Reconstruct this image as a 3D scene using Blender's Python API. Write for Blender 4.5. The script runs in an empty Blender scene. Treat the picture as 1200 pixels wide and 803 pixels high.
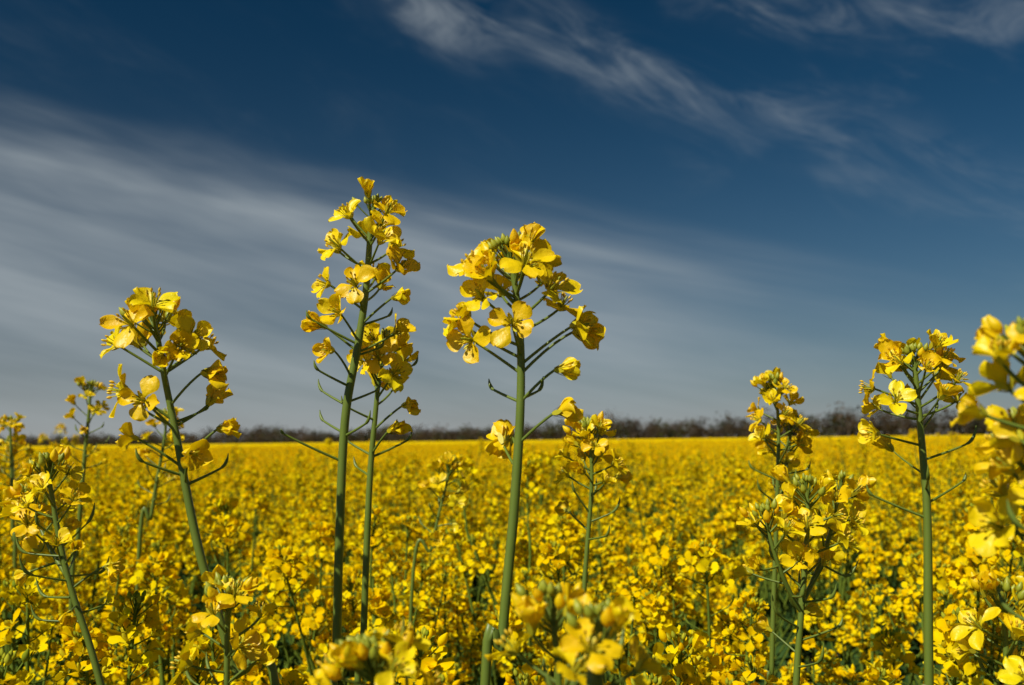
import bpy, math, numpy as np
from mathutils import Matrix, Vector
R = np.random.default_rng(7)
scene = bpy.context.scene
scene.view_settings.view_transform = 'Standard'
scene.view_settings.look = 'None'
scene.view_settings.exposure = 0
CAMZ = 1.30

# ------------------------------------------------------------------ materials
def new_mat(name):
    m = bpy.data.materials.new(name); m.use_nodes = True
    nt = m.node_tree; nt.nodes.clear()
    return m, nt

def petal_mat(name, bump):
    m, nt = new_mat(name); n = nt.nodes; l = nt.links
    out = n.new('ShaderNodeOutputMaterial')
    at = n.new('ShaderNodeAttribute'); at.attribute_name = 'tint'
    al = n.new('ShaderNodeAttribute'); al.attribute_name = 'along'
    r = n.new('ShaderNodeValToRGB'); l.new(at.outputs['Fac'], r.inputs[0])
    r.color_ramp.elements[0].color = (0.95, 0.60, 0.001, 1)
    r.color_ramp.elements[1].color = (0.97, 0.78, 0.004, 1)
    r2 = n.new('ShaderNodeMixRGB'); r2.inputs[2].default_value = (0.62, 0.58, 0.012, 1)
    mr = n.new('ShaderNodeMapRange'); mr.inputs[1].default_value = 0.0; mr.inputs[2].default_value = 0.45
    mr.inputs[3].default_value = 0.6; mr.inputs[4].default_value = 0.0
    l.new(al.outputs['Fac'], mr.inputs[0]); l.new(mr.outputs[0], r2.inputs[0]); l.new(r.outputs[0], r2.inputs[1])
    d = n.new('ShaderNodeBsdfDiffuse'); t = n.new('ShaderNodeBsdfTranslucent')
    if bump:
        tc = n.new('ShaderNodeTexCoord'); nz = n.new('ShaderNodeTexNoise'); nz.inputs['Scale'].default_value = 480
        nz.inputs['Detail'].default_value = 2
        l.new(tc.outputs['Object'], nz.inputs['Vector'])
        b = n.new('ShaderNodeBump'); b.inputs['Strength'].default_value = 0.6; b.inputs['Distance'].default_value = 0.0006
        l.new(nz.outputs[0], b.inputs['Height']); l.new(b.outputs[0], d.inputs['Normal'])
    l.new(r2.outputs[0], d.inputs[0]); l.new(r2.outputs[0], t.inputs[0])
    m1 = n.new('ShaderNodeMixShader'); m1.inputs[0].default_value = 0.33
    l.new(d.outputs[0], m1.inputs[1]); l.new(t.outputs[0], m1.inputs[2])
    if bump:
        g = n.new('ShaderNodeBsdfGlossy'); g.inputs['Roughness'].default_value = .42; l.new(b.outputs[0], g.inputs['Normal'])
        m2 = n.new('ShaderNodeMixShader'); m2.inputs[0].default_value = .03
        l.new(m1.outputs[0], m2.inputs[1]); l.new(g.outputs[0], m2.inputs[2]); m1 = m2
    l.new(m1.outputs[0], out.inputs[0])
    return m

def plant_mat(name, c0, c1, rough=0.5, scale=60, spec=0.4, simple=False):
    m, nt = new_mat(name); n = nt.nodes; l = nt.links
    out = n.new('ShaderNodeOutputMaterial')
    at = n.new('ShaderNodeAttribute'); at.attribute_name = 'tint'
    mx = n.new('ShaderNodeMixRGB'); mx.inputs[1].default_value = (*c0, 1); mx.inputs[2].default_value = (*c1, 1)
    if simple:
        l.new(at.outputs['Fac'], mx.inputs[0])
        p = n.new('ShaderNodeBsdfDiffuse'); l.new(mx.outputs[0], p.inputs[0]); l.new(p.outputs[0], out.inputs[0]); return m
    tc = n.new('ShaderNodeTexCoord'); nz = n.new('ShaderNodeTexNoise'); nz.inputs['Scale'].default_value = scale
    nz.inputs['Detail'].default_value = 2
    l.new(tc.outputs['Object'], nz.inputs['Vector'])
    ad = n.new('ShaderNodeMath'); ad.operation = 'MULTIPLY_ADD'; ad.inputs[1].default_value = 0.6
    l.new(nz.outputs[0], ad.inputs[0])
    hf = n.new('ShaderNodeMath'); hf.operation = 'MULTIPLY'; hf.inputs[1].default_value = 0.5
    l.new(at.outputs['Fac'], hf.inputs[0]); l.new(hf.outputs[0], ad.inputs[2])
    l.new(ad.outputs[0], mx.inputs[0])
    p = n.new('ShaderNodeBsdfPrincipled'); p.inputs['Roughness'].default_value = rough
    p.inputs['Specular IOR Level'].default_value = spec
    l.new(mx.outputs[0], p.inputs['Base Color'])
    l.new(p.outputs[0], out.inputs[0]); return m

COL = dict(ant=((0.62, 0.36, 0.008), (0.8, 0.56, 0.02)), sep=((0.36, 0.36, 0.015), (0.62, 0.50, 0.015)),
           stm=((0.078, 0.120, 0.012), (0.165, 0.215, 0.028)), leaf=((0.025, 0.055, 0.013), (0.055, 0.10, 0.025)), bud=((0.19, 0.23, 0.015), (0.40, 0.39, 0.025)))
MATS = [petal_mat("petal_yellow", True), plant_mat("anther_yellow", *COL['ant']), plant_mat("sepal_yellow_green", *COL['sep']),
        plant_mat("stem_green", *COL['stm'], 0.42), plant_mat("leaf_green", *COL['leaf'], 0.5, 30), plant_mat("bud_green", *COL['bud'], 0.45)]
MATS_F = [petal_mat("field_petal_yellow", False), plant_mat("field_anther", *COL['ant'], simple=True), plant_mat("field_sepal", *COL['sep'], simple=True),
          plant_mat("field_stem", *COL['stm'], simple=True), plant_mat("field_leaf", *COL['leaf'], simple=True), plant_mat("field_bud", *COL['bud'], simple=True)]
PET, ANT, SEP, STM, LEAF, BUD = range(6)

# ------------------------------------------------------------------ mesh builder (all quads)
class MB:
    def __init__(s): s.v=[]; s.f=[]; s.m=[]; s.t=[]; s.a=[]; s.n=0
    def add(s, v, f, m, tint=0.5, along=None):
        s.v.append(v); s.f.append(f+s.n)
        s.m.append(np.full(len(f), m, np.int32) if np.isscalar(m) else m)
        s.t.append(np.full(len(v), tint, np.float32)); s.a.append(np.ones(len(v), np.float32) if along is None else along)
        s.n += len(v)
    def arrays(s):
        return np.concatenate(s.v), np.concatenate(s.f), np.concatenate(s.m), np.concatenate(s.t), np.concatenate(s.a)
    def merge(s, arr, M=None, off=(0,0,0)):
        v, f, m, t, a = arr
        v2 = v if M is None else v @ M.T
        s.v.append(v2+np.asarray(off)); s.f.append(f+s.n); s.m.append(m); s.t.append(t); s.a.append(a); s.n += len(v)
    def obj(s, name, mats=MATS, link=True, smooth=True):
        v, f, m, t, a = s.arrays()
        me = bpy.data.meshes.new(name)
        me.vertices.add(len(v)); me.vertices.foreach_set('co', v.astype(np.float32).ravel())
        me.loops.add(len(f)*4); me.loops.foreach_set('vertex_index', f.astype(np.int32).ravel())
        me.polygons.add(len(f)); me.polygons.foreach_set('loop_start', np.arange(0, len(f)*4, 4, dtype=np.int32))
        me.polygons.foreach_set('material_index', m.astype(np.int32))
        me.polygons.foreach_set('use_smooth', np.full(len(f), smooth))
        for q in mats: me.materials.append(q)
        me.update(calc_edges=True)
        at = me.attributes.new('tint', 'FLOAT', 'POINT'); at.data.foreach_set('value', t.astype(np.float32))
        at = me.attributes.new('along', 'FLOAT', 'POINT'); at.data.foreach_set('value', a.astype(np.float32))
        o = bpy.data.objects.new(name, me)
        if link: scene.collection.objects.link(o)
        return o

def gridf(nu, nv, closed=False):
    i = np.arange(nu-1)[:, None]; j = np.arange(nv if closed else nv-1)[None, :]
    j2 = (j+1) % nv
    return np.stack([i*nv+j, i*nv+j2, (i+1)*nv+j2, (i+1)*nv+j], -1).reshape(-1, 4)

def norm(a): return a/(np.linalg.norm(a, axis=-1, keepdims=True)+1e-12)

def tube(mb, P, r, sides=5, mat=STM, tint=0.5):
    P = np.asarray(P, float); n = len(P); r = np.broadcast_to(np.asarray(r, float), (n,))
    T = norm(np.gradient(P, axis=0))
    ref = np.array([0.31, 0.95, 0.05]) if abs(T[0][1]) < 0.9 else np.array([1., 0, 0])
    A = norm(np.cross(T, ref)); B = np.cross(T, A)
    th = np.linspace(0, 2*np.pi, sides, endpoint=False)
    V = P[:, None]+r[:, None, None]*(A[:, None]*np.cos(th)[None, :, None]+B[:, None]*np.sin(th)[None, :, None])
    mb.add(V.reshape(-1, 3), gridf(n, sides, True), mat, tint)

def bez(a, b, c, n=6):
    t = np.linspace(0, 1, n)[:, None]
    return (1-t)**2*a+2*t*(1-t)*b+t*t*c

def sstep(x): x = np.clip(x, 0, 1); return x*x*(3-2*x)

def frame(axis, spin):
    z = norm(np.asarray(axis, float)); ref = np.array([0, 0, 1.]) if abs(z[2]) < 0.95 else np.array([1., 0, 0])
    x = norm(np.cross(ref, z)); y = np.cross(z, x)
    c, s = math.cos(spin), math.sin(spin)
    return np.stack([x*c+y*s, -x*s+y*c, z], 1)

def flower_arr(op, rng, nu=8, nv=6, L=0.0106, W=0.0044, hi=True):
    mb = MB()
    tint = rng.random()
    for k in range(4):
        oa = math.radians(op)*(1+rng.normal()*0.13)
        t = np.sin(np.linspace(0, np.pi/2, nu)); Lk = L*(1+rng.normal()*0.08)
        curl = rng.normal()*0.5+0.1
        a = math.radians(10)+(oa-math.radians(10))*sstep(t/0.45)+curl*np.clip(t-.5, 0, 1)
        dt = np.diff(t, prepend=0)
        r = 0.0006+np.cumsum(np.sin(a)*dt)*Lk; z = np.cumsum(np.cos(a)*dt)*Lk
        s = np.clip((t-.15)/.85, 0, 1)
        w = np.where(s > .58, np.sqrt(np.clip(1-((s-.58)/.44)**2, 0, 1)), sstep(s/.58)*.88+.12)*W
        w = np.maximum(w, .1*W)*(1+rng.normal()*.09)
        v = np.linspace(-1, 1, nv)
        k2 = rng.uniform(-.35, .6); ph = rng.uniform(0, 6); wv = rng.uniform(.3, 1.2)*0.0013
        off = k2*(v[None, :]**2)*w[:, None]+wv*np.sin(v[None, :]*3.2+ph)*t[:, None]**2
        if nv > 6: off = off+.00026*np.sin(v[None, :]*9+t[:, None]*5+ph)*t[:, None]
        tipn = -0.0009*np.exp(-(v[None, :]/.3)**2)*(t[:, None] > .97)*rng.uniform(0, 1)
        X = r[:, None]-np.cos(a)[:, None]*off+tipn; Z = z[:, None]+np.sin(a)[:, None]*off
        Y = v[None, :]*w[:, None]*(1-.12*np.abs(v[None, :])*t[:, None])
        Y = Y+rng.normal()*.0006*t[:, None]
        an = k*np.pi/2+rng.normal()*.12+(0.12 if k % 2 else -.12)
        c, sn = math.cos(an), math.sin(an)
        V = np.stack([X*c-Y*sn, X*sn+Y*c, Z], -1).reshape(-1, 3)
        mb.add(V, gridf(nu, nv), PET, np.clip(tint+rng.normal()*.12, 0, 1), np.repeat(t, nv).astype(np.float32))
    for k in range(4):
        an = k*np.pi/2+np.pi/4+rng.normal()*.1
        t = np.linspace(0, 1, 4 if hi else 3); r = .0008+.0032*t*(.5+op/130); z = .0045*t*(1.1-op/200)-.0004
        w = .0011*np.sin(np.pi*np.clip(t*.8+.15, 0, 1)); v = np.array([-1, 0, 1.]) if hi else np.array([-1, 1.])
        X = r[:, None]+0*v; Y = w[:, None]*v; Z = z[:, None]+0*v
        c, sn = math.cos(an), math.sin(an)
        mb.add(np.stack([X*c-Y*sn, X*sn+Y*c, Z], -1).reshape(-1, 3), gridf(len(t), len(v)), SEP, rng.random())
    if hi:
        for k in range(6):
            an = k*np.pi/3+rng.normal()*.1; q = .0022*(1 if k % 3 else 1.3)
            d = np.array([math.cos(an)*q, math.sin(an)*q, 0])
            h = .0062+rng.normal()*.0004
            tube(mb, [d*.3, d*.7+[0, 0, h*.6], d+[0, 0, h]], .00022, 3, SEP, .8)
            tube(mb, [d+[0, 0, h-.0006], d*1.05+[0, 0, h], d*1.1+[0, 0, h+.0008], d*1.15+[0, 0, h+.0015]], [.0001, .00055, .00055, .0001], 4, ANT, rng.random())
        tube(mb, [[0, 0, 0], [0, 0, .004], [0, 0, .0066], [0, 0, .0072]], [.0006, .0006, .0005, .0001], 5, BUD, .4)
    else:
        tube(mb, [[0, 0, 0], [0, 0, .0045], [0, 0, .0070]], [.0006, .0019, .0008], 4, SEP, .8)
    return mb.arrays()

def bud_arr(L=0.006, r=0.0017, mat=BUD, tint=.5):
    mb = MB(); t = np.linspace(0, 1, 6)
    tube(mb, np.stack([0*t, 0*t, t*L], 1), r*np.maximum(np.sin(np.pi*t**.8)**.8, .12), 6, mat, tint)
    return mb.arrays()

rf = np.random.default_rng(3)
FL_HI = {o: [flower_arr(o*(1+rf.normal()*.04), rf, 11, 8) for _ in range(8)] for o in (18, 45, 68, 84)}
FL_LO = {o: [flower_arr(o*(1+rf.normal()*.04), rf, 6, 4, hi=False) for _ in range(7)] for o in (18, 45, 68, 84)}
BUDS = [bud_arr(tint=x) for x in (0, .3, .6, 1)]
BUDY = [bud_arr(.0075, .0021, PET, x) for x in (.1, .5)]

def put_flower(mb, pos, axis, op, rng, lib, size=1.0):
    Fl = lib[op][rng.integers(len(lib[op]))]
    mb.merge(Fl, frame(axis, rng.uniform(0, 6.28))*size*rng.uniform(.84, 1.08), pos)

class Stem:
    """polyline from the apex downwards"""
    def __init__(s, pts):
        s.p = np.asarray(pts, float); s.l = np.concatenate([[0], np.cumsum(np.linalg.norm(np.diff(s.p, axis=0), axis=1))])
    def at(s, d): return np.array([np.interp(d, s.l, s.p[:, k]) for k in range(3)])
    def up(s, d): return norm(s.at(max(d-.004, 0))-s.at(d+.008))
    def at_z(s, z):
        zz = s.p[::-1, 2]; return np.array([np.interp(z, zz, s.p[::-1, k]) for k in range(3)])

def smooth_poly(pts, n=28):
    pts = np.asarray(pts, float); k = len(pts)
    out = []
    P = np.vstack([2*pts[0]-pts[1], pts, 2*pts[-1]-pts[-2]])
    per = max(3, n//(k-1))
    for i in range(1, k):
        p0, p1, p2, p3 = P[i-1], P[i], P[i+1], P[i+2]
        for t in np.linspace(0, 1, per, endpoint=False):
            out.append(.5*((2*p1)+(-p0+p2)*t+(2*p0-5*p1+4*p2-p3)*t*t+(-p0+3*p1-3*p2+p3)*t**3))
    out.append(pts[-1]); return np.array(out)

def draw_stem(mb, stem, r0, r1, sides=7, taper=.25):
    r = r0+(r1-r0)*np.clip(stem.l/taper, 0, 1)**.6
    tube(mb, stem.p, r, sides, STM, .5)

def pedicel(mb, p0, up, p1, endaxis, r=.0005, sides=4, tint=.6):
    L = np.linalg.norm(p1-p0); mid = p0*.5+p1*.5+(norm(p1-p0)-.55*norm(endaxis)-.1*up)*L*.22
    tube(mb, bez(p0, mid, p1, 6 if sides > 3 else 4), np.linspace(r*1.25, r, 6 if sides > 3 else 4), sides, STM, tint)

def dir_at(up, ang, tilt):
    M = frame(up, 0); h = M[:, 0]*math.cos(ang)+M[:, 1]*math.sin(ang)
    return norm(h*math.sin(tilt)+up*math.cos(tilt))

def pod(mb, p, axis, L, rng, sides=5):
    a = norm(axis); up = np.array([0, 0, 1.])
    e = p+norm(a*.6+up*.7)*L
    tube(mb, bez(p, p+a*L*.5, e, 6), [.0004, .0008, .0009, .0008, .0005, .0002], sides, STM, .9)

def bud_cluster(mb, stem, rng, n=22, size=1.0):
    ang = rng.uniform(0, 6)
    for i in range(n):
        f = i/n; ang += 2.39996; s = .0005+.009*f*size
        up = stem.up(s); d = dir_at(up, ang, math.radians(8+50*f+rng.normal()*6))
        p0 = stem.at(s); p1 = p0+d*(.002+.010*f)*size*rng.uniform(.85, 1.2)+up*.001*rng.uniform(.2, 2.2)
        ax = norm(d+up*.7+rng.normal(size=3)*.12)
        pedicel(mb, p0, up, p1, ax, .0004, 3, .7)
        k = (.55+.5*f)*size*rng.uniform(.85, 1.15)
        lib = BUDY if (f > .7 and rng.random() < .6) else BUDS
        mb.merge(lib[rng.integers(len(lib))], frame(ax, 0)*k, p1)

def raceme(mb, stem, rng, lib, nb=20, nf=13, no=8, fl=.035, ol=.06, ped=.018, size=1.0, ps=4):
    bud_cluster(mb, stem, rng, nb, size)
    ang = rng.uniform(0, 6)
    for i in range(nf):
        f = (i+.5)/nf; ang += 2.39996+rng.normal()*.15; s = .006+fl*f
        up = stem.up(s); d = dir_at(up, ang, math.radians(38+32*f+rng.normal()*7))
        p0 = stem.at(s); p1 = p0+d*ped*(.65+.45*f)*rng.uniform(.85, 1.15)
        ax = norm(d+np.array([0, 0, .35])+rng.normal(size=3)*.32)
        pedicel(mb, p0, up, p1, ax, .0005, ps)
        op = rng.choice([18, 45, 68, 84], p=[.1, .25, .35, .3]) if f > .15 else rng.choice([18, 45])
        put_flower(mb, p1, ax, int(op), rng, lib, size)
    for i in range(no):
        f = (i+.5)/no; ang += 2.39996+rng.normal()*.2; s = .006+fl+ol*f
        up = stem.up(s); d = dir_at(up, ang, math.radians(58+12*f+rng.normal()*8))
        p0 = stem.at(s); p1 = p0+d*ped*rng.uniform(.85, 1.25)
        if rng.random() < .45*(1-f)+.1:
            ax = norm(d+rng.normal(size=3)*.35+[0, 0, -.1]); pedicel(mb, p0, up, p1, ax, .0005, ps)
            put_flower(mb, p1, ax, int(rng.choice([18, 45])), rng, lib, size*.95)
        else:
            pedicel(mb, p0, up, p1, d, .0005, ps); pod(mb, p1, d, rng.uniform(.004, .013), rng)

def leaf(mb, p, azim, L, W, droop, rng, tint=.5):
    n = 6; t = np.linspace(0, 1, n); el = math.radians(rng.uniform(35, 65))-droop*t*1.6
    dt = 1/(n-1); h = np.concatenate([[0], np.cumsum(np.cos(el[:-1])*dt)])*L; z = np.concatenate([[0], np.cumsum(np.sin(el[:-1])*dt)])*L
    w = W*np.sin(np.pi*np.clip(t*.93+.05, 0, 1)**.8); v = np.linspace(-1, 1, 5)
    wav = .12*W*np.sin(t[:, None]*14+v[None, :]*2+rng.uniform(0, 6))
    H = h[:, None]+0*v; Z = z[:, None]+.3*w[:, None]*np.abs(v)+wav; Y = w[:, None]*v
    c, s = math.cos(azim), math.sin(azim)
    mb.add(np.stack([H*c-Y*s, H*s+Y*c, Z], -1).reshape(-1, 3)+p, gridf(n, 5), LEAF, tint)

# ------------------------------------------------------------------ field: flower heads + leafy stems, instanced
NH, NS = 16, 10
heads = []
for i in range(NH):
    rng = np.random.default_rng(300+i); mb = MB(); b = rng.normal(size=2)*.004
    st = Stem(bez(np.zeros(3), np.array([b[0], b[1], -.05]), np.array([0, 0, -.10]), 8)); draw_stem(mb, st, .0010, .0014, 4, .1)
    raceme(mb, st, rng, FL_LO, 12, int(rng.integers(9, 17)), int(rng.integers(2, 6)), rng.uniform(.024, .042), rng.uniform(.02, .045), rng.uniform(.013, .016), .95, 3)
    heads.append(mb)
stems = []; hd_lists = []
for i in range(NS):
    rng = np.random.default_rng(100+i); mb = MB(); hl = []
    lean = rng.normal(size=2)*.03
    pts = [[0, 0, -.07], [lean[0]*.3, lean[1]*.3, -.16], [lean[0], lean[1], -.35], [lean[0]*1.3, lean[1]*1.3, -.75], [lean[0]*1.3, lean[1]*1.3, -1.15]]
    st = Stem(smooth_poly(pts, 16)); draw_stem(mb, st, .0013, .004, 5, .5)
    hl.append((np.zeros(3), np.array([0, 0, 1.]), 1.0))
    a = rng.uniform(0, 6)
    for k in range([3, 3, 4, 4, 3, 3, 4, 3, 4, 3][i]):
        a += 2.4+rng.normal()*.3; zt = -rng.uniform(.01, .11); rad = rng.uniform(.035, .085); z0 = zt-rng.uniform(.11, .20)
        b = st.at_z(z0); top = b+np.array([math.cos(a)*rad, math.sin(a)*rad, zt-z0])
        m = b+np.array([math.cos(a)*rad*.75, math.sin(a)*rad*.75, (zt-z0)*.45])
        full = Stem(bez(top, m, b, 14)); up = norm(full.at(0)-full.at(.07))
        tube(mb, bez(top-up*.07, m, b, 7), np.linspace(.0011, .0017, 7), 4)
        hl.append((top, up, rng.uniform(.85, 1.0)))
        leaf(mb, b, a+.2, rng.uniform(.04, .07), rng.uniform(.004, .008), .6, rng, rng.random())
    for k in range(4):
        z = -rng.uniform(.36, .8); leaf(mb, st.at_z(z), rng.uniform(0, 6.28), rng.uniform(.10, .2), rng.uniform(.02, .04), 1.1, rng, rng.random()*.6)
    stems.append(mb); hd_lists.append(hl)
pts = []; rots = []; scl = []; idx = []
D = math.radians
def und(x, y): return .018*np.sin(x*1.7+1)*np.cos(y*1.3)+.012*np.sin(x*4.1+y*3.3)
def scatter(r0, r1, dens, a0, a1):
    area = .5*(r1*r1-r0*r0)*(a1-a0); n = int(dens*area)
    r = np.sqrt(R.uniform(r0*r0, r1*r1, n)); a = R.uniform(a0, a1, n)
    x = np.sin(a)*r; y = np.cos(a)*r
    h = -.133+R.normal(size=n)*.038+und(x, y)
    tall = (R.random(n) < .06) & (r > .9); h[tall] += R.uniform(.05, .12, tall.sum())
    h = np.where(r < .9, np.minimum(h, -.075), h)
    h = np.where(r < .55, h-.01, h)
    for i in range(n):
        if R.random() < .36*sstep((-x[i]-.05)/.35)*sstep((1.7-r[i])/.6): continue   # thinner stand on the left
        if r[i] < 1.5 and math.sin(x[i]*9.1+2)*math.sin(y[i]*7.3+1) > .72: continue
        M = Matrix.Rotation(R.uniform(0, 6.283), 3, 'Z'); M = Matrix.Rotation(R.normal()*.08, 3, 'X') @ Matrix.Rotation(R.normal()*.08, 3, 'Y') @ M
        s = R.uniform(.88, 1.1); P = Vector((x[i], y[i], CAMZ+h[i])); k = int(R.integers(NS))
        pts.append(P[:]); rots.append(M.to_euler()[:]); scl.append(s); idx.append(NH+k)
        for (o, up, hs) in hd_lists[k]:
            q = M @ Vector(o)*s+P
            F_ = Matrix(frame(up, R.uniform(0, 6.28)).tolist())
            pts.append(q[:]); rots.append((M @ F_).to_euler()[:]); scl.append(s*hs); idx.append(int(R.integers(NH)))
def scatter_heads(r0, r1, dens, a0, a1):
    n = int(dens*.5*(r1*r1-r0*r0)*(a1-a0))
    r = np.sqrt(R.uniform(r0*r0, r1*r1, n)); a = R.uniform(a0, a1, n)
    x = np.sin(a)*r; y = np.cos(a)*r
    h = -.150+R.normal(size=n)*.030+und(x, y); tall = R.random(n) < .02; h[tall] += R.uniform(.05, .1, tall.sum())
    pts.extend(np.stack([x, y, CAMZ+h], 1).tolist()); rots.extend(np.stack([R.normal(size=n)*.2, R.normal(size=n)*.2, R.uniform(0, 6.28, n)], 1).tolist())
    scl.extend(R.uniform(.85, 1.15, n).tolist()); idx.extend(R.integers(0, NH, n).tolist())
scatter(.40, 2.6, 90, D(-58), D(58))
scatter(.45, 1.1, 28, D(58), D(302))
scatter(2.6, 6, 62, D(-50), D(50))
scatter_heads(6, 13, 190, D(-46), D(46))
scatter_heads(13, 32, 48, D(-43), D(43))
scatter_heads(32, 80, 8, D(-41), D(41))
me = bpy.data.meshes.new("rapeseed_field"); me.from_pydata(pts, [], [])
for nm, ty, dat in (('rot', 'FLOAT_VECTOR', rots), ('scl', 'FLOAT', scl), ('idx', 'INT', idx)):
    at = me.attributes.new(nm, ty, 'POINT')
    at.data.foreach_set('vector' if ty == 'FLOAT_VECTOR' else 'value', np.asarray(dat, np.int32 if ty == 'INT' else np.float32).ravel())
fobj = bpy.data.objects.new("rapeseed_field", me); scene.collection.objects.link(fobj)
vcol = bpy.data.collections.new("rapeseed_plant_parts")
for i, mb in enumerate(heads+stems):
    o = mb.obj("plant_part_%02d" % i, MATS_F, link=False); vcol.objects.link(o); o.parent = fobj
ng = bpy.data.node_groups.new("scatter_plants", 'GeometryNodeTree')
ng.interface.new_socket(name="Geometry", in_out='INPUT', socket_type='NodeSocketGeometry')
ng.interface.new_socket(name="Geometry", in_out='OUTPUT', socket_type='NodeSocketGeometry')
gi = ng.nodes.new('NodeGroupInput'); go = ng.nodes.new('NodeGroupOutput')
ip = ng.nodes.new('GeometryNodeInstanceOnPoints'); ci = ng.nodes.new('GeometryNodeCollectionInfo')
ci.inputs['Collection'].default_value = vcol; ci.inputs['Separate Children'].default_value = True; ci.inputs['Reset Children'].default_value = True
ip.inputs['Pick Instance'].default_value = True
def nattr(nm, ty):
    a = ng.nodes.new('GeometryNodeInputNamedAttribute'); a.data_type = ty; a.inputs[0].default_value = nm
    return [o for o in a.outputs if o.enabled and o.name == 'Attribute'][0]
e2r = ng.nodes.new('FunctionNodeEulerToRotation')
ng.links.new(nattr('rot', 'FLOAT_VECTOR'), e2r.inputs[0]); ng.links.new(e2r.outputs[0], ip.inputs['Rotation'])
ng.links.new(nattr('scl', 'FLOAT'), ip.inputs['Scale']); ng.links.new(nattr('idx', 'INT'), ip.inputs['Instance Index'])
ng.links.new(gi.outputs[0], ip.inputs['Points']); ng.links.new(ci.outputs[0], ip.inputs['Instance']); ng.links.new(ip.outputs[0], go.inputs[0])
md = fobj.modifiers.new("scatter", 'NODES'); md.node_group = ng

# distant canopy of the same crop
m_can, nt = new_mat("distant_crop"); n = nt.nodes; l = nt.links
out = n.new('ShaderNodeOutputMaterial'); p = n.new('ShaderNodeBsdfDiffuse')
tc = n.new('ShaderNodeTexCoord'); nz = n.new('ShaderNodeTexNoise'); nz.inputs['Scale'].default_value = 5; nz.inputs['Detail'].default_value = 6; nz.inputs['Roughness'].default_value = .75
cr = n.new('ShaderNodeValToRGB'); cr.color_ramp.elements[0].position = .34; cr.color_ramp.elements[0].color = (.26, .22, .008, 1)
cr.color_ramp.elements[1].position = .52; cr.color_ramp.elements[1].color = (.88, .59, .002, 1)
l.new(tc.outputs['Object'], nz.inputs['Vector']); l.new(nz.outputs[0], cr.inputs[0]); l.new(cr.outputs[0], p.inputs['Color']); l.new(p.outputs[0], out.inputs[0])
nr, na = 190, 420
rr = 5.6*np.exp(np.linspace(0, math.log(1500/5.6), nr)); aa = np.linspace(D(-75), D(75), na)
RR, AA = np.meshgrid(rr, aa, indexing='ij')
X = np.sin(AA)*RR; Y = np.cos(AA)*RR
Z = CAMZ-.235+.09*sstep((RR-9)/45)+R.normal(size=X.shape)*.025+.015*np.sin(X*.31)*np.cos(Y*.27)
cm = MB(); cm.add(np.stack([X, Y, Z], -1).reshape(-1, 3), gridf(nr, na)[:, ::-1], 0)
can = cm.obj("distant_canopy", [m_can]); can.parent = fobj

# ------------------------------------------------------------------ ground
m_g, nt = new_mat("soil"); n = nt.nodes; l = nt.links
out = n.new('ShaderNodeOutputMaterial'); p = n.new('ShaderNodeBsdfPrincipled'); p.inputs['Roughness'].default_value = .95
tc = n.new('ShaderNodeTexCoord'); nz = n.new('ShaderNodeTexNoise'); nz.inputs['Scale'].default_value = 6; nz.inputs['Detail'].default_value = 5
cr = n.new('ShaderNodeValToRGB'); cr.color_ramp.elements[0].color = (.03, .045, .012, 1); cr.color_ramp.elements[1].color = (.09, .07, .04, 1)
l.new(tc.outputs['Object'], nz.inputs['Vector']); l.new(nz.outputs[0], cr.inputs[0]); l.new(cr.outputs[0], p.inputs['Base Color']); l.new(p.outputs[0], out.inputs[0])
me = bpy.data.meshes.new("ground"); S = 4000
me.from_pydata([(-S, -S, 0), (S, -S, 0), (S, S, 0), (-S, S, 0)], [], [(0, 1, 2, 3)]); me.materials.append(m_g)
scene.collection.objects.link(bpy.data.objects.new("ground", me))

# ------------------------------------------------------------------ distant trees
tm = [plant_mat("bark_brown", (.05, .040, .032), (.09, .07, .055), .9, 1, .1),
      plant_mat("spring_twigs", (.036, .029, .023), (.088, .064, .044), simple=True),
      plant_mat("spring_foliage", (.024, .029, .015), (.064, .066, .028), simple=True)]
tb = MB(); rt = np.random.default_rng(11)
def quads(c, sz, mat, tint, rng):
    nq = len(c)
    u = norm(rng.normal(size=(nq, 3))); w = norm(np.cross(u, rng.normal(size=(nq, 3))))
    u = u*sz*1.6; w = w*sz*.6
    V = np.stack([c-u-w, c+u-w, c+u+w, c-u+w], 1).reshape(-1, 3)
    tb.add(V, np.arange(nq*4).reshape(-1, 4), mat, tint)
def tree(p, h, nq, rng):
    p = np.asarray(p, float); wr = h*rng.uniform(.30, .46)
    top = p+[rng.normal()*.3, rng.normal()*.3, h*.85]
    tube(tb, [p, p*.5+top*.5+[rng.normal()*.2, 0, 0], top], [h*.028, h*.018, h*.004], 5, 0)
    ctr = []
    for k in range(7):
        a = rng.uniform(0, 6.28); z0 = h*rng.uniform(.15, .6); b = p+[0, 0, z0]
        e = p+np.array([math.cos(a)*wr*rng.uniform(.5, 1), math.sin(a)*wr*rng.uniform(.5, 1), z0+h*rng.uniform(.1, .4)])
        tube(tb, [b, b*.5+e*.5+[0, 0, -.1], e], [h*.012, h*.008, h*.003], 3, 0); ctr.append(e)
    ctr.append(top); ctr = np.array(ctr)
    c = ctr[rng.integers(len(ctr), size=nq)]+rng.normal(size=(nq, 3))*np.array([.36, .36, .30])*wr
    c[:, 2] = np.maximum(c[:, 2], .3)
    quads(c, rng.uniform(.07, .26, (nq, 1))*h/6, 1 if rng.random() < .65 else 2, rng.random(), rng)
line = np.array([[300, 20], [117, 262], [48, 361], [-190, 722], [-750, 1400]], float)
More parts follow.
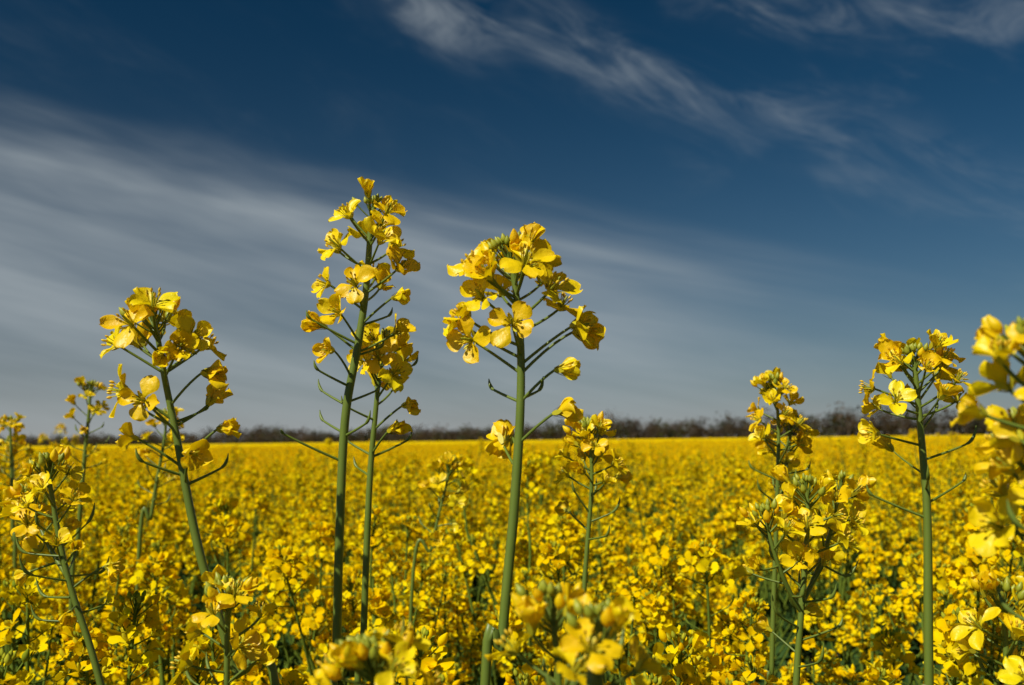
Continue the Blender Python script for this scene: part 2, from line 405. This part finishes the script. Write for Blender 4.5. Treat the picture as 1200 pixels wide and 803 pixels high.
for a, b in zip(line[:-1], line[1:]):
    L = np.linalg.norm(b-a); d = (b-a)/L; nn = np.array([d[1], -d[0]]); s = 0
    while s < L:
        q = a+d*s; far = np.linalg.norm(q) > 650
        big = .5+.5*math.sin(s*.05)*math.sin(s*.017+1)
        for row in range(3):
            qq = q+nn*(row*5+rt.normal()*2)+d*rt.normal()*1.5
            h = rt.uniform(4.2, 6.6)*(1+.4*big)*(1.3 if rt.random() < .12 else 1)
            if far: h *= 1.45
            tree((qq[0], qq[1], 0), h, 80 if far else 140, rt)
        m = 80; c = np.zeros((m, 3)); c[:, :2] = q+d*rt.uniform(-4, 4, (m, 1))+nn*rt.uniform(-2, 9, (m, 1)); c[:, 2] = rt.uniform(.3, 4.2, m)
        quads(c, rt.uniform(.25, .6, (m, 1)), int(rt.integers(1, 3)), rt.random()*.6, rt)
        s += rt.uniform(3, 5)*(1.5 if far else 1)
tb.obj("distant_tree_row", tm, smooth=False)

# ------------------------------------------------------------------ tall individual plants
F = 1167.0
def place(dx, dz, dist, dy=0.0):
    """dx,dz: horizontal / vertical measures of the plant in 1/1167 of its distance"""
    return np.array([dx/F*dist, dist+dy, CAMZ+dz/F*dist])
def hero(stems, flowers, dist, seed, r=.0019, nb=24, ped_r=.00055, autos=(), bsize=1.0, size=1.0, extra=5):
    rng = np.random.default_rng(seed); mb = MB(); lib = FL_HI
    P = [place(a, b, dist, c) for a, b, c in stems]
    last = P[-1]; prev = P[-2]; dd = (last-prev)/max(1e-6, abs(last[2]-prev[2]))
    P.append(last+dd*.12*[.8, .8, 1]); P.append(np.array([P[-1][0]+dd[0]*.1, P[-1][1]+.02, 0.]))
    st = Stem(smooth_poly(P, 60)); draw_stem(mb, st, r*.5, r, 9, .10)
    if nb: bud_cluster(mb, st, rng, nb, bsize)
    for fl in flowers:
        dx, dz, side, op = fl[:4]
        c = place(dx, dz, dist); ax0 = st.at_z(c[2]); h = c[0]-ax0[0]
        dy = side*math.sqrt(max(.020**2-h*h, (.15*.020)**2)); c[1] = ax0[1]+dy
        hd = math.hypot(h, dy); s0 = st.at_z(c[2]-.55*hd-.002)
        out = c-s0
        ax = norm(np.array(fl[4], float)) if len(fl) > 4 else norm(norm(out)+[0, -.15, .35]+rng.normal(size=3)*.22)
        base = c-ax*.004
        pedicel(mb, s0, np.array([0, 0, 1.]), base, ax, ped_r, 6)
        put_flower(mb, base, ax, op, rng, lib, size)
    for (dx, dz, side, k) in autos:
        c = place(dx, dz, dist); ax0 = st.at_z(c[2]); c[1] = ax0[1]+side*.01; hd = abs(c[0]-ax0[0]); s0 = st.at_z(c[2]-.5*hd)
        pedicel(mb, s0, np.array([0, 0, 1.]), c, norm(c-s0), ped_r, 6); pod(mb, c, norm(c-s0), k, rng, 6)
    rg = np.random.default_rng(seed+50); ang = rg.uniform(0, 6)
    for i in range(extra):          # small, newly opening flowers round the tip
        ang += 2.4; s = .008+.018*i/max(1, extra); up = st.up(s); d = dir_at(up, ang, math.radians(40+8*i/extra)); p0 = st.at(s); p1 = p0+d*(.012+.003*rg.random())
        ax = norm(d+up*.4); pedicel(mb, p0, up, p1, ax, ped_r, 5); put_flower(mb, p1, ax, int(rg.choice([18, 45])), rg, lib, size*.85)
    return mb.obj("rapeseed_plant")
FR, BK = -1, 1
# centre plant
hero([(-2, 222, 0), (5, 178, 0), (10, 118, 0), (9, 38, 0), (0, -82, 0), (-15, -226, 0)],
     [(-45, 203, FR, 68, (-.5, -.5, .7)), (17, 206, FR, 84, (.15, -.75, .65)), (-14, 188, BK, 68), (-28, 192, FR, 45), (-37, 168, FR, 68, (-.5, -.7, .5)), (-58, 152, BK, 68),
      (0, 133, FR, 84, (-.05, -.97, .2)), (-53, 118, FR, 84, (-.6, -.75, .05)), (50, 178, FR, 68, (.5, -.6, .6)), (62, 163, BK, 84), (80, 133, FR, 45, (.8, -.3, .1)),
      (30, 225, BK, 68), (8, 219, BK, 45), (-25, 222, BK, 68), (40, 200, BK, 68), (-65, 142, BK, 68),
      (84, 124, BK, 18, (.9, -.1, -.3)), (60, 80, FR, 18, (.98, -.2, .0)), (57, 32, FR, 18, (.95, -.2, .2)), (-8, -3, BK, 18, (-.4, -.3, -.5)), (-13, 2, BK, 18)],
     .42, 1, .0021, 26, autos=[(30, 58, 1, .008), (-22, 60, 1, .006)], size=1.16)
# tall plant
hero([(-163, 280, 0), (-167, 250, 0), (-172, 180, 0), (-182, 110, 0), (-196, 28, 0), (-202, -102, 0), (-205, -250, 0)],
     [(-190, 265, FR, 68, (-.4, -.6, .7)), (-140, 268, FR, 84, (.4, -.5, .7)), (-178, 258, BK, 68), (-205, 230, FR, 68, (-.6, -.6, .5)), (-142, 240, BK, 68), (-148, 234, FR, 45),
      (-128, 205, FR, 68, (.6, -.6, .5)), (-222, 188, FR, 68, (-.8, -.5, .3)), (-180, 182, FR, 84, (-.2, -.9, .4)), (-131, 168, FR, 18, (.8, -.4, .1)), (-200, 148, FR, 45, (-.4, -.8, .2)),
      (-133, 135, BK, 45), (-226, 138, FR, 18, (-.7, -.3, .3)), (-160, 195, BK, 45), (-212, 105, FR, 45, (-.7, -.5, 0)), (-212, 235, BK, 45), (-166, 210, BK, 68)],
     .50, 2, .0022, 18, autos=[(-232, 142, -1, .005), (-150, 150, 1, .006), (-222, 82, -1, .006), (-160, 112, 1, .006), (-226, 60, 1, .008), (-225, 25, 1, .007), (-262, 10, -1, .003), (-165, 60, 1, .007), (-170, 20, -1, .008)], bsize=.8, size=1.06, extra=4)
# its neighbour, a little further back
hero([(-150, 118, 0), (-155, 90, 0), (-161, 30, 0), (-168, -60, 0), (-175, -250, 0)],
     [(-160, 120, FR, 68, (-.3, -.8, .5)), (-140, 122, BK, 68), (-172, 92, FR, 68, (-.5, -.8, .3)), (-152, 98, FR, 84, (0, -.9, .3)), (-130, 102, BK, 45), (-132, 78, FR, 68, (.5, -.7, .3)),
      (-120, 42, FR, 18, (.9, -.4, .1)), (-135, 14, FR, 18, (.7, -.5, .2)), (-145, 70, BK, 45), (-165, 75, BK, 45), (-178, 110, BK, 68)],
     .54, 3, .0018, 18, autos=[(-120, 90, 1, .007), (-190, 40, -1, .007), (-128, 0, 1, .008), (-195, 0, 1, .008), (-185, -30, 1, .007)], bsize=.8, size=1.05)
# left plant
hero([(-424, 152, 0), (-418, 128, 0), (-410, 85, 0), (-395, 18, 0), (-365, -120, 0), (-325, -250, 0)],
     [(-406, 163, FR, 68, (.2, -.5, .8)), (-434, 140, FR, 84, (-.3, -.8, .5)), (-465, 118, FR, 68, (-.7, -.5, .3)), (-368, 128, FR, 68, (.4, -.6, .5)), (-378, 112, FR, 45, (.4, -.8, .1)), (-394, 100, FR, 18, (.2, -.7, -.2)),
      (-452, 62, FR, 68, (-.8, -.4, .1)), (-418, 50, FR, 84, (-.1, -.9, .1)), (-352, 82, FR, 18, (.95, -.2, -.1)), (-334, 18, FR, 18, (.9, -.3, .1)), (-442, 8, FR, 45, (-.8, -.4, .1)), (-358, -12, FR, 45, (.6, -.6, -.1)),
      (-358, 120, BK, 68), (-430, 155, BK, 68), (-452, 128, BK, 45), (-395, 118, BK, 45), (-362, 55, BK, 18)],
     .44, 4, .0019, 26, autos=[(-370, 40, 1, .005), (-440, 40, 1, .006), (-420, -20, -1, .007), (-350, -30, 1, .008)], size=1.08, extra=4)

def auto_hero(stems, dist, seed, nf, no, fl, ol, ped=.017, r=.0018, nb=22, size=1.0, sides=()):
    rng = np.random.default_rng(seed); mb = MB()
    P = [place(a, b, dist, c) for a, b, c in stems]
    last = P[-1]; prev = P[-2]; dd = (last-prev)/max(1e-6, abs(last[2]-prev[2]))
    P.append(last+dd*.12*np.array([.7, .7, 1])); P.append(np.array([P[-1][0]+dd[0]*.05, P[-1][1]+.02, 0.]))
    st = Stem(smooth_poly(P, 50)); draw_stem(mb, st, r*.5, r, 8, .12)
    raceme(mb, st, rng, FL_HI, nb, nf, no, fl, ol, ped, size)
    for (dx, dz, dy, z0, n1) in sides:
        top = place(dx, dz, dist, dy); b = st.at_z(CAMZ+z0/F*dist)
        m = np.array([top[0]*.75+b[0]*.25, top[1], b[2]*.6+top[2]*.4])
        s2 = Stem(bez(top, m, b, 16)); draw_stem(mb, s2, .0008, .0015, 6, .1)
        raceme(mb, s2, rng, FL_HI, 16, n1, 4, .025, .03, .014, .95)
    return mb.obj("rapeseed_plant")
auto_hero([(472, 92, 0), (474, 50, 0), (477, -30, 0), (478, -100, 0), (470, -285, 0)], .50, 21, 19, 7, .028, .05, .022, .0022, size=.97)
auto_hero([(305, 62, 0), (310, 20, 0), (306, -60, 0), (292, -260, 0)], .66, 22, 14, 8, .040, .04, .015, .0016, sides=[(335, 15, .02, -90, 8)], size=.95)
auto_hero([(340, -60, 0), (340, -90, 0), (333, -160, 0), (318, -290, 0)], .50, 23, 12, 8, .034, .05, .016, .0018, sides=[(395, -60, .02, -190, 8), (285, -90, -.01, -200, 6)], size=.95)
auto_hero([(88, 12, 0), (90, -10, 0), (90, -60, 0), (78, -190, 0)], .58, 24, 14, 6, .030, .03, .015, .0016, size=.92)
auto_hero([(-495, 68, 0), (-496, 40, 0), (-500, -20, 0), (-505, -120, 0)], .98, 25, 7, 12, .03, .05, .016, .0022, nb=30, size=.9)
auto_hero([(-588, 28, 0), (-586, 0, 0), (-580, -100, 0)], 1.15, 26, 8, 10, .03, .04, .018, .0022, sides=[(-600, 5, .03, -60, 8)])
auto_hero([(-405, 32, 0), (-408, 0, 0), (-420, -80, 0)], .95, 27, 10, 10, .03, .05, .016, .002)
auto_hero([(-540, -25, 0), (-538, -50, 0), (-515, -150, 0), (-470, -285, 0)], .50, 28, 8, 12, .024, .05, .016, .0018, nb=32, size=.9, sides=[(-585, -60, .02, -150, 7)])
auto_hero([(-75, -28, 0), (-78, -50, 0), (-95, -120, 0)], .85, 29, 9, 6, .03, .04, .015, .0016)
# near plants, right edge
auto_hero([(612, 112, 0), (614, 75, 0), (622, -20, 0), (640, -180, 0)], .26, 31, 11, 5, .022, .04, .013, .0016, size=.85)
auto_hero([(600, 5, 0), (602, -40, 0), (612, -130, 0), (625, -280, 0)], .29, 32, 12, 6, .030, .04, .014, .0016, size=.9)
# near plants, bottom edge
auto_hero([(42, -190, 0), (44, -220, 0), (50, -300, 0)], .28, 33, 6, 4, .020, .03, .014, .0015, nb=22, size=.85)
auto_hero([(98, -210, 0), (98, -240, 0), (95, -300, 0)], .26, 37, 5, 3, .018, .03, .012, .0015, nb=16, size=.8)
auto_hero([(-165, -245, 0), (-160, -275, 0), (-150, -330, 0)], .28, 34, 7, 4, .014, .03, .014, .0015, nb=44, size=.85)
auto_hero([(-330, -170, 0), (-330, -200, 0), (-330, -300, 0)], .42, 35, 9, 5, .028, .03, .016, .0018, nb=22, size=.95)
auto_hero([(560, -185, 0), (560, -210, 0), (560, -300, 0)], .42, 36, 14, 5, .030, .03, .016, .0018, nb=18)

# ------------------------------------------------------------------ sun and sky
SUN_EL, SUN_AZ = math.radians(46), math.radians(-137)      # azimuth clockwise from +Y
S = np.array([math.cos(SUN_EL)*math.sin(SUN_AZ), math.cos(SUN_EL)*math.cos(SUN_AZ), math.sin(SUN_EL)])
sd = bpy.data.lights.new("sun", 'SUN'); sd.energy = 5.0; sd.angle = math.radians(.5); sd.color = (1, .96, .88)
so = bpy.data.objects.new("sun", sd); scene.collection.objects.link(so)
so.rotation_euler = Vector(S).to_track_quat('Z', 'Y').to_euler()

w = bpy.data.worlds.new("World"); scene.world = w; w.use_nodes = True
nt = w.node_tree; nt.nodes.clear(); n = nt.nodes; l = nt.links
def setin(sock, v):
    if isinstance(v, bpy.types.NodeSocket): l.new(v, sock)
    else: sock.default_value = v
def M_(op, a, b=None, c=None):
    q = n.new('ShaderNodeMath'); q.operation = op
    for i, x in enumerate((a, b, c)):
        if x is not None: setin(q.inputs[i], x)
    return q.outputs[0]
add = lambda a, b: M_('ADD', a, b); mul = lambda a, b: M_('MULTIPLY', a, b); sub = lambda a, b: M_('SUBTRACT', a, b)
def ss(v, a, b):
    q = n.new('ShaderNodeMapRange'); q.interpolation_type = 'SMOOTHSTEP'; setin(q.inputs[0], v)
    q.inputs[1].default_value = a; q.inputs[2].default_value = b; return q.outputs[0]
def vec(x, y, z=0.0):
    q = n.new('ShaderNodeCombineXYZ'); setin(q.inputs[0], x); setin(q.inputs[1], y); setin(q.inputs[2], z); return q.outputs[0]
def noise(v, sc, det=6, rough=.55, dist=0.0):
    q = n.new('ShaderNodeTexNoise'); l.new(v, q.inputs['Vector']); q.inputs['Scale'].default_value = sc
    q.inputs['Detail'].default_value = det; q.inputs['Roughness'].default_value = rough; q.inputs['Distortion'].default_value = dist
    return q.outputs[0]
def bell(x): return M_('EXPONENT', mul(mul(x, x), -1.0))
tc = n.new('ShaderNodeTexCoord'); sx = n.new('ShaderNodeSeparateXYZ'); l.new(tc.outputs['Generated'], sx.inputs[0])
X_, Y_, Z_ = sx.outputs
U = M_('ARCTAN2', X_, Y_); V = M_('ARCSINE', Z_)
along = add(mul(U, .975), mul(V, -.22)); perp = add(mul(U, .22), mul(V, .975))
nA = noise(vec(mul(along, 1.7), mul(perp, 12)), 1.0, 4, .52, .3)
nB = noise(vec(mul(along, 3.5), mul(perp, 36), 3.1), 1.0, 5, .60, .5)
nC = noise(vec(mul(U, 5), mul(V, 8), 7.7), 1.0, 3, .6, .3)
along2 = add(mul(U, .91), mul(V, -.41)); perp2 = add(mul(U, .41), mul(V, .91))
nD = noise(vec(mul(along2, 7), mul(perp2, 24), 1.3), 1.0, 6, .64, .9)
nE = noise(vec(mul(along2, 4.0), mul(perp2, 9), 5.3), 1.0, 4, .6, .6)
# broad veil
edge = sub(sub(.226, mul(U, .19)), mul(mul(U, U), .15))
d1 = add(sub(edge, V), mul(sub(nA, .5), .12))
c1 = ss(d1, -.03, .06)
rightfade = sub(1.0, mul(ss(U, .0, .42), .72))
c1 = mul(mul(c1, rightfade), add(.10, mul(ss(nA, .25, .72), .54)))
c1 = mul(c1, add(.60, mul(nB, .8)))
g = mul(sub(V, sub(edge, .036)), 30.0); rim = mul(bell(g), sub(1.0, ss(U, -.42, .02)))
c1 = add(c1, mul(mul(rim, add(.15, mul(nB, 1.1))), .30))
g = mul(sub(V, sub(edge, .026)), 85.0); st1 = mul(bell(g), mul(sub(1.0, ss(U, .17, .27)), ss(U, -.25, .08)))
c1 = add(c1, mul(mul(st1, nA), .42))
# upper wisp
l2 = sub(sub(.400, mul(U, .28)), mul(mul(U, U), .25))
b2 = bell(mul(add(sub(V, l2), mul(sub(nC, .5), .08)), 36.0))
c2 = mul(mul(b2, mul(ss(U, -.20, -.05), sub(1.0, mul(ss(U, .12, .34), .62)))), add(mul(ss(nD, .40, .72), .80), mul(ss(nE, .42, .66), .30)))
# top right wisps
l3 = sub(.446, mul(U, .16))
c3 = mul(mul(bell(mul(add(sub(V, l3), mul(sub(nC, .5), .06)), 52.0)), ss(U, .12, .28)), add(.05, mul(ss(nD, .38, .74), .70)))
# faint veils on the right and elsewhere
c4 = mul(mul(ss(nE, .46, .78), ss(nD, .32, .74)), add(.05, mul(ss(U, .14, .32), .17)))
dens = add(add(c1, mul(c2, .40)), add(mul(c3, .36), c4))
dens = M_('MINIMUM', M_('MAXIMUM', dens, 0.0), 1.0)
sky = n.new('ShaderNodeTexSky'); sky.sky_type = 'NISHITA'; sky.sun_disc = False
sky.sun_elevation = SUN_EL; sky.sun_rotation = SUN_AZ % (2*math.pi); sky.altitude = 300; sky.air_density = 1.0; sky.dust_density = .3; sky.ozone_density = 3.0
# polarised blue: darkest about 100 degrees from the sun
dt = n.new('ShaderNodeVectorMath'); dt.operation = 'DOT_PRODUCT'; l.new(tc.outputs['Generated'], dt.inputs[0]); dt.inputs[1].default_value = S
pol = add(.33, mul(mul(dt.outputs['Value'], dt.outputs['Value']), .50))
tint = n.new('ShaderNodeVectorMath'); tint.operation = 'MULTIPLY'; l.new(sky.outputs[0], tint.inputs[0]); tint.inputs[1].default_value = (.04, .56, .80)
sc = n.new('ShaderNodeVectorMath'); sc.operation = 'SCALE'; l.new(tint.outputs[0], sc.inputs[0]); l.new(pol, sc.inputs['Scale'])
ST = .08
mx1 = n.new('ShaderNodeMixRGB'); l.new(sc.outputs[0], mx1.inputs[1]); mx1.inputs[2].default_value = (.300/ST, .292/ST, .280/ST, 1)
hz = M_('EXPONENT', mul(M_('MAXIMUM', V, 0.0), -10.5)); l.new(mul(hz, .97), mx1.inputs[0])
mx2 = n.new('ShaderNodeMixRGB'); l.new(mx1.outputs[0], mx2.inputs[1]); mx2.inputs[2].default_value = (.38/ST, .425/ST, .45/ST, 1)
l.new(dens, mx2.inputs[0])
bg = n.new('ShaderNodeBackground'); bg.inputs[1].default_value = ST; l.new(mx2.outputs[0], bg.inputs[0])
wo = n.new('ShaderNodeOutputWorld'); l.new(bg.outputs[0], wo.inputs[0])

# ------------------------------------------------------------------ camera
cd = bpy.data.cameras.new("camera"); cd.lens = 35; cd.sensor_width = 36; cd.clip_start = .01; cd.clip_end = 8000
cd.dof.use_dof = True; cd.dof.focus_distance = .48; cd.dof.aperture_fstop = 17
co = bpy.data.objects.new("camera", cd); scene.collection.objects.link(co)
co.matrix_world = Matrix.Translation((0, 0, CAMZ)) @ Matrix.Rotation(math.radians(90+5.6), 4, 'X') @ Matrix.Rotation(math.radians(-.7), 4, 'Z')
scene.camera = co
